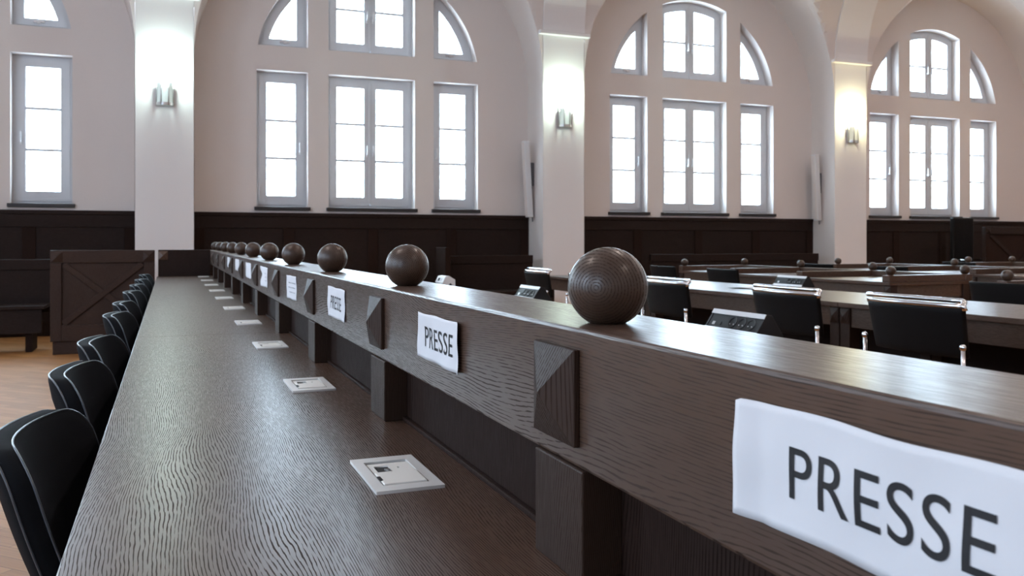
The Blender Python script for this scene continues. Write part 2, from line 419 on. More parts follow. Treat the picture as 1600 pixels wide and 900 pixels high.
for i, cx in enumerate(BAYC[:4]):
    for key in OPEN:
        if i == 0 and key not in ('low_r', 'up_r', 'low_c', 'up_c'): continue
        wn += 1
        r = sroot('window_%d' % wn, 'white ' + PLACE[key] + ' ' + BAYLAB[i], 'window', (cx, 0, 0))
        og, f1 = OPEN[key], shrink(key, .045)
        link('window_frame', upright(openings(-.02)[key], [f1], .07, YF), FRAME, r)
        if key in ('low_c', 'up_c'):
            obj('meeting_strip', boxm(-.018, .018, YF - .02, YF + .03, 1.62 if key == 'low_c' else 3.72, 3.28 if key == 'low_c' else 4.84), FRAME, r, .004)
            
            if key == 'low_c':
                zt = 3.34 - .04
                for sgn in (-1, 1):
                    xo, xi = sgn * (.59 - .04), sgn * .004
                    sa = rect(min(xo, xi), max(xo, xi), 1.60, zt)
                    xa, xb = sorted((sgn * .455, sgn * .083))
                    pane = rect(xa, xb, 1.72, 3.205)
                    sash = link('sash', upright(sa, [pane], .05, YF - .012), FRAME, r, .004)
                    link('pane', upright(pane, [], .006, YF + .015), GLASS, sash)
                    for k in (1, 2):
                        z = 1.72 + (3.205 - 1.72) * k / 3
                        obj('glazing_bar', boxm(xa, xb, YF - .005, YF + .035, z - .016, z + .016), FRAME, sash)
                    handle(sash, sgn * .04, 2.30, YF - .012)
            else:
                rr = RW - .04; ri = RW - .135
                for sgn in (-1, 1):
                    def half(x_in, x_out, r_, zb):
                        aI = math.acos(x_in / r_); aO = math.acos(x_out / r_)
                        pts = [(x_in, zb), (x_out, zb)] + arc(r_, aO, aI, 10)
                        return pts if sgn > 0 else [(-x, z) for x, z in pts][::-1]
                    sa = half(.004, .55, rr, 3.70); pane = half(.083, .455, ri, 3.81)
                    sash = link('sash', upright(sa, [pane], .05, YF - .012), FRAME, r, .004)
                    link('pane', upright(pane, [], .006, YF + .015), GLASS, sash)
                    xa, xb = sorted((sgn * .455, sgn * .083))
                    obj('glazing_bar', boxm(xa, xb, YF - .005, YF + .035, 4.244, 4.276), FRAME, sash)
                    handle(sash, sgn * .04, 4.13, YF - .012)
        elif key in ('low_l', 'low_r'):
            x0, x1 = (-1.51, -.86) if key == 'low_l' else (.86, 1.51)
            sa = rect(x0 + .04, x1 - .04, 1.60, 3.30); pane = rect(x0 + .14, x1 - .14, 1.72, 3.205)
            sash = link('sash', upright(sa, [pane], .05, YF - .012), FRAME, r, .004)
            link('pane', upright(pane, [], .006, YF + .015), GLASS, sash)
            for k in (1, 2):
                z = 1.72 + (3.205 - 1.72) * k / 3
                obj('glazing_bar', boxm(x0 + .14, x1 - .14, YF - .005, YF + .035, z - .016, z + .016), FRAME, sash)
            handle(sash, x1 - .085 if key == 'low_l' else x0 + .085, 2.30, YF - .012)
        else:
            sa, pane = shrink(key, .04), shrink(key, .125)
            sash = link('sash', upright(sa, [pane], .05, YF - .012), FRAME, r, .004)
            link('pane', upright(pane, [], .006, YF + .015), GLASS, sash)
            xm = 1.14 if key == 'up_r' else -1.14
            bm = boxm(xm - .06, xm + .06, YF - .03, YF - .012, 3.735, 3.765); box(bm, xm - .02, xm + .02, YF - .05, YF - .03, 3.72, 3.755)
            obj('tilt_latch', bm, STEEL, sash, .003)
        if key.startswith('low'):
            xs_ = [p[0] for p in og]
            obj('window_sill', boxm(min(xs_) - .03, max(xs_) + .03, YW - .045, YW + .17, 1.522, 1.566), SILL, r, .004)

# --- wainscot of each bay
for i in range(4):
    a, b = PILL[i][1], PILL[i + 1][0]; cx = (a + b) / 2; hw = (b - a) / 2 - .004
    r = sroot('trim_%d' % (i + 1), 'dark oak wainscot panelling ' + ['above the plank bench', 'behind the long desk', 'behind the table rows', 'beyond the last tables'][i], 'wainscot', (cx, YW, 0))
    obj('wainscot_board', boxm(-hw, hw, -.03, -.001, 0, 1.47), DX, r)
    obj('wainscot_cap', boxm(-hw, hw, -.055, -.001, 1.44, 1.49), DX, r, .005)
    obj('wainscot_frieze', boxm(-hw, hw, -.045, -.03, 1.29, 1.44), DX, r, .003)
    obj('wainscot_foot', boxm(-hw, hw, -.045, -.03, 0, .16), DX, r, .003)
    for k in range(5):
        x = -hw + .06 + (2 * hw - .12) * k / 4
        obj('wainscot_stile', boxm(x - .07 if k else x - .06, x + .07 if k < 4 else x + .06, -.045, -.03, .16, 1.29), DZ, r, .003)

# ================================================================== wall lamps
LAMPS = [(-.045, (.78, 1.0, .93), 'greenish', 'the pillar behind the long desk end'), (5.165, (.80, 1.0, .84), 'pale green', 'the pillar behind the big wooden balls'), (10.33, (1.0, .94, .58), 'yellowish', 'the pillar behind the table rows'), (15.45, (1.0, .93, .6), 'warm white', 'the pillar past the last bay')]
def halfcyl(bm, r, z0, z1, n=18, y=0, th=.005):
    pts = [(r * cos(pi + pi * k / n), r * sin(pi + pi * k / n) + y) for k in range(n + 1)] + [((r - th) * cos(2 * pi - pi * k / n), (r - th) * sin(2 * pi - pi * k / n) + y) for k in range(n + 1)]
    prism(bm, pts, lambda p: (p[0], p[1], z0), lambda p: (p[0], p[1], z1))
for x, col, word, where in LAMPS:
    t = thing('wall_lamp', 'half round glass wall lamp glowing %s on %s' % (word, where), 'lamp', (x, YP, 2.72), group='half round lamps on the pillars')
    obj('back_plate', boxm(-.095, .095, -.012, 0, .0, .30), STEEL, t, .002)
    bm = bmesh.new(); halfcyl(bm, .088, .03, .265, y=-.012); obj('glass_shade', bm, lampglass('lamp_glass', col), t, smooth=False)
    bm = bmesh.new(); halfcyl(bm, .10, .0, .035, y=-.012, th=.014); obj('bottom_ring', bm, STEEL, t, .002)
    for k in range(4):
        a = pi + pi * (.08 + .84 * k / 3)
        bm = bmesh.new(); tube(bm, [(.097 * cos(a), .097 * sin(a) - .012, .0), (.097 * cos(a), .097 * sin(a) - .012, .285)], .007, 8)
        obj('rod', bm, STEEL, t, smooth=True)
    bm = bmesh.new(); lathe(bm, [(0, 0), (.03, .004), (.034, .06), (.022, .16), (0, .18)], (0, -.05, .20), 16)
    obj('bulb', bm, plain('lamp_bulb', (1, 1, 1), .4, emit=(col, 55)), t, smooth=True)
    l = bpy.data.lights.new('wall_lamp_light', 'POINT'); l.energy = 22; l.color = col; l.shadow_soft_size = .035
    lo = bpy.data.objects.new('wall_lamp_light', l); COL.objects.link(lo); lo.parent = t; lo.location = (0, -.12, .44)

# ================================================================== column loudspeakers on the pillar flanks
def speaker(x, label):
    t = thing('column_loudspeaker', label, 'loudspeaker', (x, YP + .33, 1.46), group='slim loudspeakers on the pillar flanks')
    bm = boxm(-.042, .042, -.05, .05, 0, 1.08)
    for v in bm.verts: v.co.x -= .075 + .06 * (v.co.z / 1.08); v.co.y -= .03
    obj('cabinet', bm, SPEAKER, t, .008)
    bm = boxm(-.049, -.043, -.042, .042, .02, 1.06)
    for v in bm.verts: v.co.x -= .075 + .06 * (v.co.z / 1.08); v.co.y -= .03
    obj('grille', bm, PLASTER, t, .002)
    bm = boxm(-.08, 0, -.035, .035, .45, .78); obj('bracket', bm, GREYMET, t, .006)
    bm = bmesh.new(); tube(bm, [(-.015, .02, .45), (-.014, .02, .2), (-.012, .01, -.06)], .007, 8)
    obj('cable', bm, GREYMET, t, smooth=True)
speaker(PILL[2][0], 'slim pale column loudspeaker on the pillar flank behind the big wooden balls')
speaker(PILL[3][0], 'slim pale column loudspeaker on the pillar flank behind the table rows')

# ================================================================== pyramid block (used on desks, tables and gates)
def pyramid(bm, face, c, hw, hh, base, peak):
    """face '-x' or '-y': raised four-sided block lying on the plane through c"""
    def P(u, v, d):
        return (c[0] - d, c[1] - u, c[2] + v) if face == '-x' else (c[0] + u, c[1] - d, c[2] + v)
    A = [bm.verts.new(P(*q, 0)) for q in ((-hw, -hh), (hw, -hh), (hw, hh), (-hw, hh))]
    B = [bm.verts.new(P(*q, base)) for q in ((-hw, -hh), (hw, -hh), (hw, hh), (-hw, hh))]
    T = bm.verts.new(P(0, 0, peak))
    for i in range(4):
        j = (i + 1) % 4
        bm.faces.new((A[i], A[j], B[j], B[i])); bm.faces.new((B[i], B[j], T))
    bm.faces.new(A[::-1])
def ballm(D, seed=0):
    bm = bmesh.new(); R = D / 2; z0 = R * .90; n = 28
    a0 = -math.asin(.90); prof = [(0, 0)]
    for k in range(n + 1):
        a = a0 + (pi / 2 - a0) * k / n
        prof.append((R * cos(a) if k < n else 0, z0 + R * sin(a)))
    lathe(bm, prof, (0, 0, 0), 48)
    return bm

# ================================================================== the long press desk
H = .36; PITCH = 2.46 * H
YE = 9.54
desk = thing('press_desk', 'long dark oak desk with a raised ball-topped rail along its far edge', 'desk', (.16, 4.6, 0))
DX0, DY0 = .16, 4.6
def dk(name, x0, x1, y0, y1, z0, z1, mat, bevel=.002, lab=None):
    o = obj(name, boxm(x0 - DX0, x1 - DX0, y0 - DY0, y1 - DY0, z0, z1), mat, desk, bevel)
    if lab: o['label'] = lab
    return o
seams = [-.9, 3.52, 6.21, YE]
for a, b in zip(seams, seams[1:]):
    dk('desktop', -.1135, .447, a + .0006, b - .0006, .722, .76, WY, .0022)
dk('back_panel', .446, .48, -.9, YE, .10, .885, DZ)
dk('panel_skirting', .436, .446, -.9, YE, .76, .768, DZ, .002)
dk('parapet_rail', .402, .552, -.9, YE + .26, .880, 1.0275, RY, .004)
dk('end_panel', -.103, .402, YE, YE + .09, .30, 1.032, DX, .003)
dk('front_apron', -.06, -.035, -.9, YE, .60, .722, WY)
for k in range(5):
    y = [-.6, 1.89, 4.24, 6.03, 7.85][k]
    dk('support_panel', -.03, .44, y - .02, y + .02, 0, .722, DZ)
bm = bmesh.new(); pyramid(bm, '-y', (-.055 - DX0, YE - DY0, .975), .045, .045, .006, .024); obj('pyramid_block', bm, WX, desk)
ball_me = None; dia_me = None
for n in range(0, 11):
    y = (2.41 + 2.46 * n) * H
    if n < 10:
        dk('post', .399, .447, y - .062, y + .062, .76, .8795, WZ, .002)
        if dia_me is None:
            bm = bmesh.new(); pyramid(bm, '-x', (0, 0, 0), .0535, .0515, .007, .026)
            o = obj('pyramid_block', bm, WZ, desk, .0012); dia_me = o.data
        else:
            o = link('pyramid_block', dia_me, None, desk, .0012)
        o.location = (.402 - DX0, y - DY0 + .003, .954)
    if ball_me is None:
        o = obj('ball_finial', ballm(.0905), BALL, desk, smooth=True); ball_me = o.data
    else:
        o = link('ball_finial', ball_me, None, desk)
    o.location = (.462 - DX0, y - DY0, 1.0275); o.rotation_euler = (0, 0, random.uniform(-.9, .9) if n else -.5)
# nickel socket plates let into the desktop
sock0 = None
def socket(yc, first):
    global sock0
    if first:
        me = plate(rect(-.051, .051, -.096, .096), [rect(-.0345, .0345, -.070, .070)], .0048)
        bm = bmesh.new(); bm.from_mesh(me); bpy.data.meshes.remove(me)
        p = obj('socket_plate', bm, PLATE, desk, .0008)
        sock0 = p
        obj('recess', boxm(-.0345, .0345, -.070, .070, .0002, .0010), HOLE, p)
        bm = boxm(-.0325, .0325, -.067, .0, .0012, .0066); o = obj('cover_flap', bm, INSERT, p, .0016); o['label'] = 'closed ivory flap'
        bm = bmesh.new(); bm.from_mesh(plate(rect(-.0315, .0335, .001, .061), [rect(-.024, -.001, .010, .046), rect(.011, .0145, .026, .034)], .0022))
        o = obj('socket_insert', bm, INSERT, p); o.location = (0, 0, .0010)
        bm = boxm(-.010, -.002, .010, .030, .0010, .0030); bm.transform(Matrix.Translation((0, 0, 0))); obj('data_port', bm, STEEL, p)
        bm = boxm(-.0345, -.0295, -.048, -.026, .0060, .0070); obj('finger_notch', bm, HOLE, p)
    else:
        p = sock0.copy(); COL.objects.link(p)
        for c in list(sock0.children):
            d = c.copy(); COL.objects.link(d); d.parent = p
    p.location = (.324 - DX0, yc - DY0, .76)
for n in range(0, 10): socket(1.302 + PITCH * n, n == 0)

# ================================================================== paper signs taped to the rail
def smooth01(t): t = min(max(t, 0), 1); return t * t * (3 - 2 * t)
def sign(yc, length, z0, z1, kind, label, seed, tilt=0.0, curl=None, text_h=.036, group='paper signs taped along the desk rail', text_shift=0):
    rnd = random.Random(seed)
    ph = [rnd.uniform(0, 6.28) for _ in range(6)]
    Hh = z1 - z0
    def d(u, v):
        q = .0016 + .0009 * sin(7 * u + ph[0] + 2 * v) + .0006 * sin(15 * u + ph[1] - 5 * v) + .0005 * sin(9 * v + ph[2] + 3 * u)
        if curl == 'edge':                      # the outer strip stands a little off the rail, with a crease
            q += .0045 * (1 - smooth01(u / .11)) - .0012 * math.exp(-((u - .115) / .025) ** 2)
        if curl == 'corner': q += .03 * max(0, (.42 - u)) * smooth01((.8 - v) / .6)
        if curl == 'slight': q += .006 * smooth01((u - .9) / .1)
        return max(q, .0005)
    nu, nv = 44, 14; bm = bmesh.new(); g = []
    for i in range(nu + 1):
        row = []
        for j in range(nv + 1):
            u, v = i / nu, j / nv; uu = u
            if curl == 'corner': uu = u + (1 - u) * .40 * smooth01((.86 - v) / .3)
            vv = v
            if curl == 'corner' and v > .9: vv = v
            top = Hh / 2 - .0025 * (1 - smooth01(u / .03)) * (v > .5) if curl == 'edge' else Hh / 2
            row.append(bm.verts.new((-d(u, v), (.5 - uu) * length, -Hh / 2 + vv * (Hh / 2 + top) + .0008 * sin(11 * u + ph[3]))))
        g.append(row)
    for i in range(nu):
        for j in range(nv): bm.faces.new((g[i][j], g[i][j + 1], g[i + 1][j + 1], g[i + 1][j]))
    t = obj('press_sign', bm, PAPER, smooth=True)
    s = t.modifiers.new('sheet', 'SOLIDIFY'); s.thickness = .0004; s.offset = -1
    t.location = (.4018, yc, (z0 + z1) / 2); t.rotation_euler = (tilt, 0, 0)
    tag(t, label, 'sign', group)
    if kind == 'PRESSE':
        me = text_mesh('PRESSE', text_h, 1.0)
        tb = bmesh.new(); tb.from_mesh(me); bmesh.ops.triangulate(tb, faces=tb.faces)
        for _ in range(3):
            es = [e for e in tb.edges if e.calc_length() > .005]
            if es: bmesh.ops.subdivide_edges(tb, edges=es, cuts=1)
            bmesh.ops.triangulate(tb, faces=tb.faces)
        tb.to_mesh(me); tb.free()
        for v_ in me.vertices:
            x, z = v_.co.x + text_shift, v_.co.y
            u, v = min(max(.5 + x / length, 0), 1), min(max(.5 + z / Hh, 0), 1)
            v_.co = (-d(u, v) - .0011, -x, z)
        o = link('lettering', me, INK, t); o['label'] = 'black capital letters PRESSE'
    elif kind == 'lines':
        for k, (a, b) in enumerate(((.25, .85), (.25, .82), (.36, .85))):
            bm = bmesh.new(); x = (a - .5) * length; zz = .016 - .016 * k
            while x < (b - .5) * length:
                wd = rnd.uniform(.012, .03); u = .5 + x / length
                for q in range(int(wd / .0042)):
                    xx = x + q * .0042; dd = d(.5 + xx / length, .5 + zz / Hh) + .0005
                    box(bm, -dd - .0001, -dd, -xx - .0028, -xx, zz - .0018, zz + .0018)
                x += wd + .006
            obj('printed_line', bm, GREYINK, t)
sign(.4215, .240, .9165, 1.0035, 'PRESSE', 'large creased white PRESSE sign, first on the rail, before the big ball', 3, curl='edge', text_h=.0365, text_shift=.018)
sign(1.3285, .238, .9225, .9985, 'PRESSE', 'flat white PRESSE sign between the first and second balls of the desk rail', 11, curl='slight', text_h=.0345, text_shift=.004)
sign(2.231, .238, .9205, 1.0, 'PRESSE', 'white PRESSE sign between the second and third balls of the desk rail', 14, text_h=.0345)
sign(3.11, .26, .916, .9985, 'lines', 'white sheet with three small grey lines, between the third and fourth balls', 19, tilt=-.01)
sign(4.05, .30, .916, 1.004, 'lines', 'curled white sheet with its corner folded away, hanging near the fifth ball', 23, curl='corner')
sign(4.885, .33, .921, 1.003, 'blank', 'white sheet with a rounded corner on the desk rail near the sixth ball', 27)
sign(5.70, .33, .9345, 1.007, 'blank', 'white sheet on the desk rail near the seventh ball', 31)
sign(6.57, .29, .933, 1.005, 'blank', 'small far white sheet on the desk rail, last of the row', 35)

# ================================================================== black upholstered chairs along the desk
def press_chair():
    t = thing('desk_chair', '', 'chair', (0, 0, 0), 0, 'black piped chairs along the press desk')
    W2, ZT, ZB, r = .210, .815, .47, .06
    def outline(n=7, inset=0.0):
        pts = []; w2 = W2 - inset; zt = ZT - inset; zb = ZB + inset; rr = max(r - inset, .012)
        for cx, cz, a0 in ((w2 - rr, zt - rr, 0), (-w2 + rr, zt - rr, pi / 2), (-w2 + rr, zb + rr, pi), (w2 - rr, zb + rr, 1.5 * pi)):
            for k in range(n + 1): pts.append((cx + rr * cos(a0 + pi / 2 * k / n), cz + rr * sin(a0 + pi / 2 * k / n)))
        # extra points along the straight runs keep the curve of the shell
        out = []
        for p, q in zip(pts, pts[1:] + pts[:1]):
            out.append(p); L = math.dist(p, q); m = int(L / .03)
            for k in range(1, m + 1): out.append((p[0] + (q[0] - p[0]) * k / (m + 1), p[1] + (q[1] - p[1]) * k / (m + 1)))
        return out
    def pos(y, z, d):
        x = -.232 + .055 * (abs(y) / W2) ** 2.2 + (.82 - z) * .38 + d - .012 * sin(pi * min(max((z - ZB) / (ZT - ZB), 0), 1))
        return Vector((x, y, z))
    TH = .036; bm = bmesh.new(); O = outline(); cz = (ZT + ZB) / 2
    def ring(f, dd): return [bm.verts.new(pos(p[0] * f, cz + (p[1] - cz) * f, dd)) for p in O]
    seq = [(0.03, TH + .012), (.35, TH + .010), (.7, TH + .006), (.92, TH + .003), (.985, TH), (1.0, TH - .004), (1.0, .004), (.985, 0), (.92, -.003), (.7, -.006), (.35, -.008), (.03, -.008)]
    R_ = [ring(*s) for s in seq]; n = len(O)
    for A, B in zip(R_, R_[1:]):
        for k in range(n): bm.faces.new((A[k], A[(k + 1) % n], B[(k + 1) % n], B[k]))
    bm.faces.new(R_[0]); bm.faces.new(R_[-1][::-1])
    back = obj('backrest', bm, FABRIC, t, smooth=True)
    for nm, dd in (('piping', TH - .002), ('piping', .002)):
        bm = bmesh.new(); tube(bm, [pos(p[0] * .997, cz + (p[1] - cz) * .997, dd) for p in O], .0019, 6, closed=True)
        o = obj(nm, bm, PIPING, back, smooth=True); o['label'] = 'thin pale piping'
    bm = boxm(-.13, .26, -.225, .225, .41, .475); obj('seat', bm, FABRIC, t, .03, seg=4)
    for sx, sy in ((-.17, -.19), (-.17, .19), (.19, -.19), (.19, .19)):
        bm = bmesh.new(); tube(bm, [(sx, sy, .42), (sx * 1.12, sy * 1.05, 0)], .011, 10); obj('leg', bm, CHROME, t, smooth=True)
    bm = bmesh.new(); tube(bm, [(-.08, -.06, .44), (-.12, -.06, .47), (-.125, -.06, .55)], .011, 8); tube(bm, [(-.08, .06, .44), (-.12, .06, .47), (-.125, .06, .55)], .011, 8)
    obj('back_bracket', bm, CHROME, t, smooth=True)
    return t
FARY = [1.735, 2.42, 3.06, 4.06, 4.78, 5.78, 6.64, 7.53, 8.6]
ch0 = press_chair()
for k, fy in enumerate(FARY):
    lab = 'black fabric chair with pale piping, %s along the long desk counted from its open end' % ORD[k]
    loc = (-.025 + random.uniform(-.003, .003), fy * 1.015 - .175, 0); rz = radians([-6, -5, -6, -5, -4, -5, -4, -5, -4][k])
    if k == 0: c = ch0; c.location = loc; c.rotation_euler = (0, 0, rz); c['label'] = lab
    else: dup(ch0, loc, rz, lab)

# ================================================================== swing gate with a diagonal cross, beyond the chairs
def gate(x0, x1, yf, zt, zb, label, mats=(DX, DZ), th=.07):
    t = thing('panelled_gate', label, 'barrier', ((x0 + x1) / 2, yf, 0)); hw = (x1 - x0) / 2
    ft = zt - .125
    obj('panel', boxm(-hw + .03, hw - .03, .022, th - .02, zb, zt - .02), mats[1], t)
    obj('top_rail', boxm(-hw, hw, 0, th, ft, zt), mats[0], t, .004)
    obj('bottom_rail', boxm(-hw + .1, hw - .1, .0, th, zb, zb + .16), mats[0], t, .004)
    obj('plinth', boxm(-hw + .02, hw - .02, .02, th - .01, 0, zb), mats[0], t, .004)
    for s in (-1, 1):
        obj('stile', boxm(min(s * hw, s * (hw - .1)), max(s * hw, s * (hw - .1)), 0, th, zb, ft), mats[1], t, .004)
        bm = bmesh.new(); pyramid(bm, '-y', (s * (hw - .06), 0, ft + .0625), .05, .05, .004, .022); obj('pyramid_block', bm, mats[0], t)
    xa, xb, za, zc = -hw + .1, hw - .1, zb + .16, ft
    for sgn in (1, -1):
        bm = bmesh.new(); L = math.hypot(xb - xa, zc - za) - .04; a = math.atan2(zc - za, xb - xa) * sgn
        box(bm, -L / 2, L / 2, .004 if sgn > 0 else .009, .03, -.028, .028)
        me_m = Matrix.Translation(((xa + xb) / 2, 0, (za + zc) / 2)) @ Matrix.Rotation(-a, 4, 'Y'); bm.transform(me_m)
        obj('cross_brace', bm, mats[0], t, .003)
    return t
gate(-1.085, -.135, YE, 1.03, .13, 'low dark oak gate with a diagonal cross, at the far end of the chairs', (GX, GZ))
gate(12.55, 14.1, 10.35, 1.36, .13, 'dark oak barrier with a diagonal cross, beyond the last tables')

# ================================================================== benches along the window wall
def bench(x0, x1, yf, yb, label, zt=.93, zs=.47):
    t = thing('wall_bench', label, 'bench', ((x0 + x1) / 2, (yf + yb) / 2, 0), group='plank benches along the window wall'); hw = (x1 - x0) / 2; hd = (yb - yf) / 2
    obj('seat', boxm(-hw, hw, -hd, hd - .03, zs - .035, zs), DX, t, .006)
    obj('seat_front', boxm(-hw + .03, hw - .03, -hd + .03, -hd + .055, zs - .28, zs - .035), DX, t, .003)
    obj('backrest', boxm(-hw, hw, hd - .04, hd, zs - .1, zt), DX, t, .005)
    obj('back_cap', boxm(-hw, hw, hd - .055, hd, zt - .11, zt), DX, t, .005)
    for s in (-1, 1):
        obj('leg', boxm(s * (hw - .15) - .03, s * (hw - .15) + .03, -hd + .06, hd - .06, 0, zs - .035), DZ, t, .003)
    return t
bench(-3.6, -1.165, 9.82, 10.32, 'dark plank bench beside the gate, on the parquet')
b2 = bench(3.30, 4.64, 10.5, 10.93, 'dark bench below the wall behind the second ball, end post upright')
obj('end_post', boxm(-.70, -.63, -.2, .21, 0, 1.04), DZ, b2, .004)
bench(6.5, 9.55, 10.5, 10.93, 'long dark bench below the windows behind the table rows')

# ================================================================== court tables
def finial(par, x, y, z, D=.093):
    global ball_me
    o = link('ball_finial', fin_me, None, par); o.location = (x, y, z)
bmf = ballm(.093); _o = obj('ball_finial', bmf, BALL, smooth=True); fin_me = _o.data; bpy.data.objects.remove(_o)
def table(x0, x1, y0, y1, label, group, z=.74, rails=(), balls=(), drop=.12):
    t = thing('court_table', label, 'table', ((x0 + x1) / 2, (y0 + y1) / 2, 0), group=group); hx, hy = (x1 - x0) / 2, (y1 - y0) / 2
    obj('tabletop', boxm(-hx, hx, -hy + .002, hy - .002, z - .03, z), WY, t, .003)
    obj('apron', boxm(-hx + .025, -hx + .05, -hy + .09, hy - .09, z - .03 - drop, z - .03), RY, t)
    obj('added_dark_panel', boxm(hx - .05, hx - .025, -hy + .09, hy - .09, .06, z - .03), DX, t)  # added dark panel: hides the lit floor, stands in for black shade below
    for s in (-1, 1): obj('apron', boxm(-hx + .09, hx - .09, s * (hy - .035) - .012, s * (hy - .035) + .012, z - .03 - drop, z - .03), WX, t)
    for sx in (-1, 1):
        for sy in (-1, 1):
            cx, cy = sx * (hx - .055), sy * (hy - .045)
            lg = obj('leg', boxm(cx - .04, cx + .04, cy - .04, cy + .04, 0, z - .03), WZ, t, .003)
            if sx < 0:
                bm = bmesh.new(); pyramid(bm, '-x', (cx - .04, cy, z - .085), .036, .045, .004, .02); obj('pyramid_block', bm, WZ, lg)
    for r_ in rails:
        if r_ == 'back':
            obj('back_rail', boxm(hx - .07, hx + .02, -hy, hy, z, z + .063), RY, t, .004)
            pass
        if r_ in ('near', 'far'):
            yy = -hy if r_ == 'near' else hy
            yc = yy + (.05 if r_ == 'near' else -.05); obj('side_rail', boxm(-hx, hx + .02, yc - .045, yc + .045, z + .001, z + .063), WX, t, .004)
            if r_ == 'near': obj('side_panel', boxm(-hx + .095, hx - .095, yc - .012, yc + .012, .2, z - .155), WX, t, .002)
    for bx, by in balls: finial(t, bx, by, z + .062)
    return t
T1 = 'plain oak tables in the first row with leather chairs'
YT = [1.95, 4.25, 6.53, 8.80]
for k, (a, b) in enumerate(zip(YT, YT[1:])):
    table(3.88, 4.75, a, b, 'long oak table with black leather chairs, ' + ['with the big silver-topped chair at its joint', 'middle one, with a power strip unit on it', 'far one by the pillar'][k], T1)
T0 = 'narrow oak tables close behind the desk rail'
for k, (a, b) in enumerate(zip([.3, 2.6, 4.9], [2.6, 4.9, 7.2])):
    table(1.35, 2.14, a, b, 'oak table hidden behind the ball-topped rail, ' + ['under the large black socket unit', 'under the small socket unit by the leather chair', 'under the white connection box'][k], T0)
G2 = 'ball-topped court tables in the rows behind'
def row(x0, x1, ys_, words_, rowword, first_balls):
    for k, (a, b) in enumerate(zip(ys_, ys_[1:])):
        hx, hy = (x1 - x0) / 2, (b - a) / 2
        rails = ['back', 'far']; balls = [(hx - .02, hy - .05)]
        if k == 0: rails.append('near'); balls += [(hx - .02, -hy + .05), (-hx + .06, -hy + .05)]
        if b == ys_[-1]: balls.append((-hx + .06, hy - .05))
        table(x0, x1, a, b, 'ball-topped oak table, %s in the %s' % (words_[k], rowword), G2, rails=rails, balls=balls)
row(6.18, 7.20, [6.10, 7.38, 8.54, 9.65], ['nearest the aisle', 'middle one', 'far one by the wall bench'], 'first ball-topped row', 3)
table(6.18, 7.20, 3.3, 5.0, 'ball-topped oak table across the aisle in the first ball-topped row', G2, rails=['back', 'far'], balls=[(-.45, .80), (.49, .80)])
row(8.62, 9.64, [6.15, 7.33, 8.45, 9.55], ['nearest the aisle', 'middle one', 'far one before the pillar'], 'second ball-topped row', 3)
row(11.1, 12.1, [6.15, 7.33, 8.45, 9.55], ['nearest the aisle', 'middle one', 'far one before the crossed barrier'], 'third ball-topped row', 3)

# ================================================================== leather chairs with chrome frames
def leather_chair():
    t = thing('leather_chair', '', 'chair', (0, 0, 0), 0, 'black leather chairs with chrome frames')
    W2 = .275; bm = bmesh.new(); nu, nv = 14, 8
    F, Bk = [], []
    for i in range(nu + 1):
        f, b = [], []
        for j in range(nv + 1):
            y = -W2 + 2 * W2 * i / nu; v = j / nv; z = .60 + .225 * v
            y *= .95 + .05 * v
            x = -.215 - .045 * v + .03 * (abs(y) / W2) ** 2.4
            f.append(bm.verts.new((x + .030, y, z))); b.append(bm.verts.new((x, y, z)))
        F.append(f); Bk.append(b)
    for i in range(nu):
        for j in range(nv):
            bm.faces.new((F[i][j], F[i + 1][j], F[i + 1][j + 1], F[i][j + 1])); bm.faces.new((Bk[i][j], Bk[i][j + 1], Bk[i + 1][j + 1], Bk[i + 1][j]))
        bm.faces.new((F[i][0], Bk[i][0], Bk[i + 1][0], F[i + 1][0])); bm.faces.new((F[i][nv], F[i + 1][nv], Bk[i + 1][nv], Bk[i][nv]))
    for i in (0, nu):
        for j in range(nv): bm.faces.new((F[i][j], F[i][j + 1], Bk[i][j + 1], Bk[i][j]))
    obj('backrest', bm, LEATHER, t, .008, smooth=True)
    bm = bmesh.new(); pts = []
    for k in range(15):
        y = -W2 + 2 * W2 * k / 14; pts.append((-.246 + .03 * (abs(y) / W2) ** 2.4, y, .834))
    pts = [(-.216, -W2 - .004, .815)] + pts + [(-.21, W2 + .004, .826)]
    tube(bm, pts, .0125, 10); o = obj('top_tube', bm, CHROME, t, smooth=True); o['label'] = 'bright chrome top tube'
    bm = bmesh.new(); pts = [(-.215, -W2 + .01, .83), (-.178, -W2 + .03, .85)] + [(-.168 + .012 * (k / 10) , -W2 + .05 + (2 * W2 + .02) * k / 10, .853) for k in range(11)]
    tube(bm, pts, .012, 10); o = obj('grab_rail', bm, CHROME, t, smooth=True); o['label'] = 'bright chrome rail in front of the back'
    bm = boxm(-.19, .24, -.245, .245, .42, .475); obj('seat', bm, LEATHER, t, .02, seg=3)
    for s in (-1, 1):
        y = s * .285
        bm = bmesh.new(); lathe(bm, [(0, -.012), (.014, -.008), (.017, 0), (.014, .008), (0, .012)], (-.235, y, .655), 14, 'X'); obj('frame_end_cap', bm, CHROME, t, smooth=True)
        bm = bmesh.new(); tube(bm, [(-.235, y, .655), (-.225, y, .45), (-.225, y, 0)], .0095, 10); obj('leg', bm, CHROME, t, smooth=True)
        bm = bmesh.new(); tube(bm, [(-.215, y, .445), (.2, y, .445), (.215, y, .43), (.215, y, 0)], .0095, 10); obj('leg', bm, CHROME, t, smooth=True)
        bm = bmesh.new(); tube(bm, [(-.22, y, .014), (.22, y, .014)], .012, 10); obj('floor_runner', bm, CHROME, t, smooth=True)
    return t
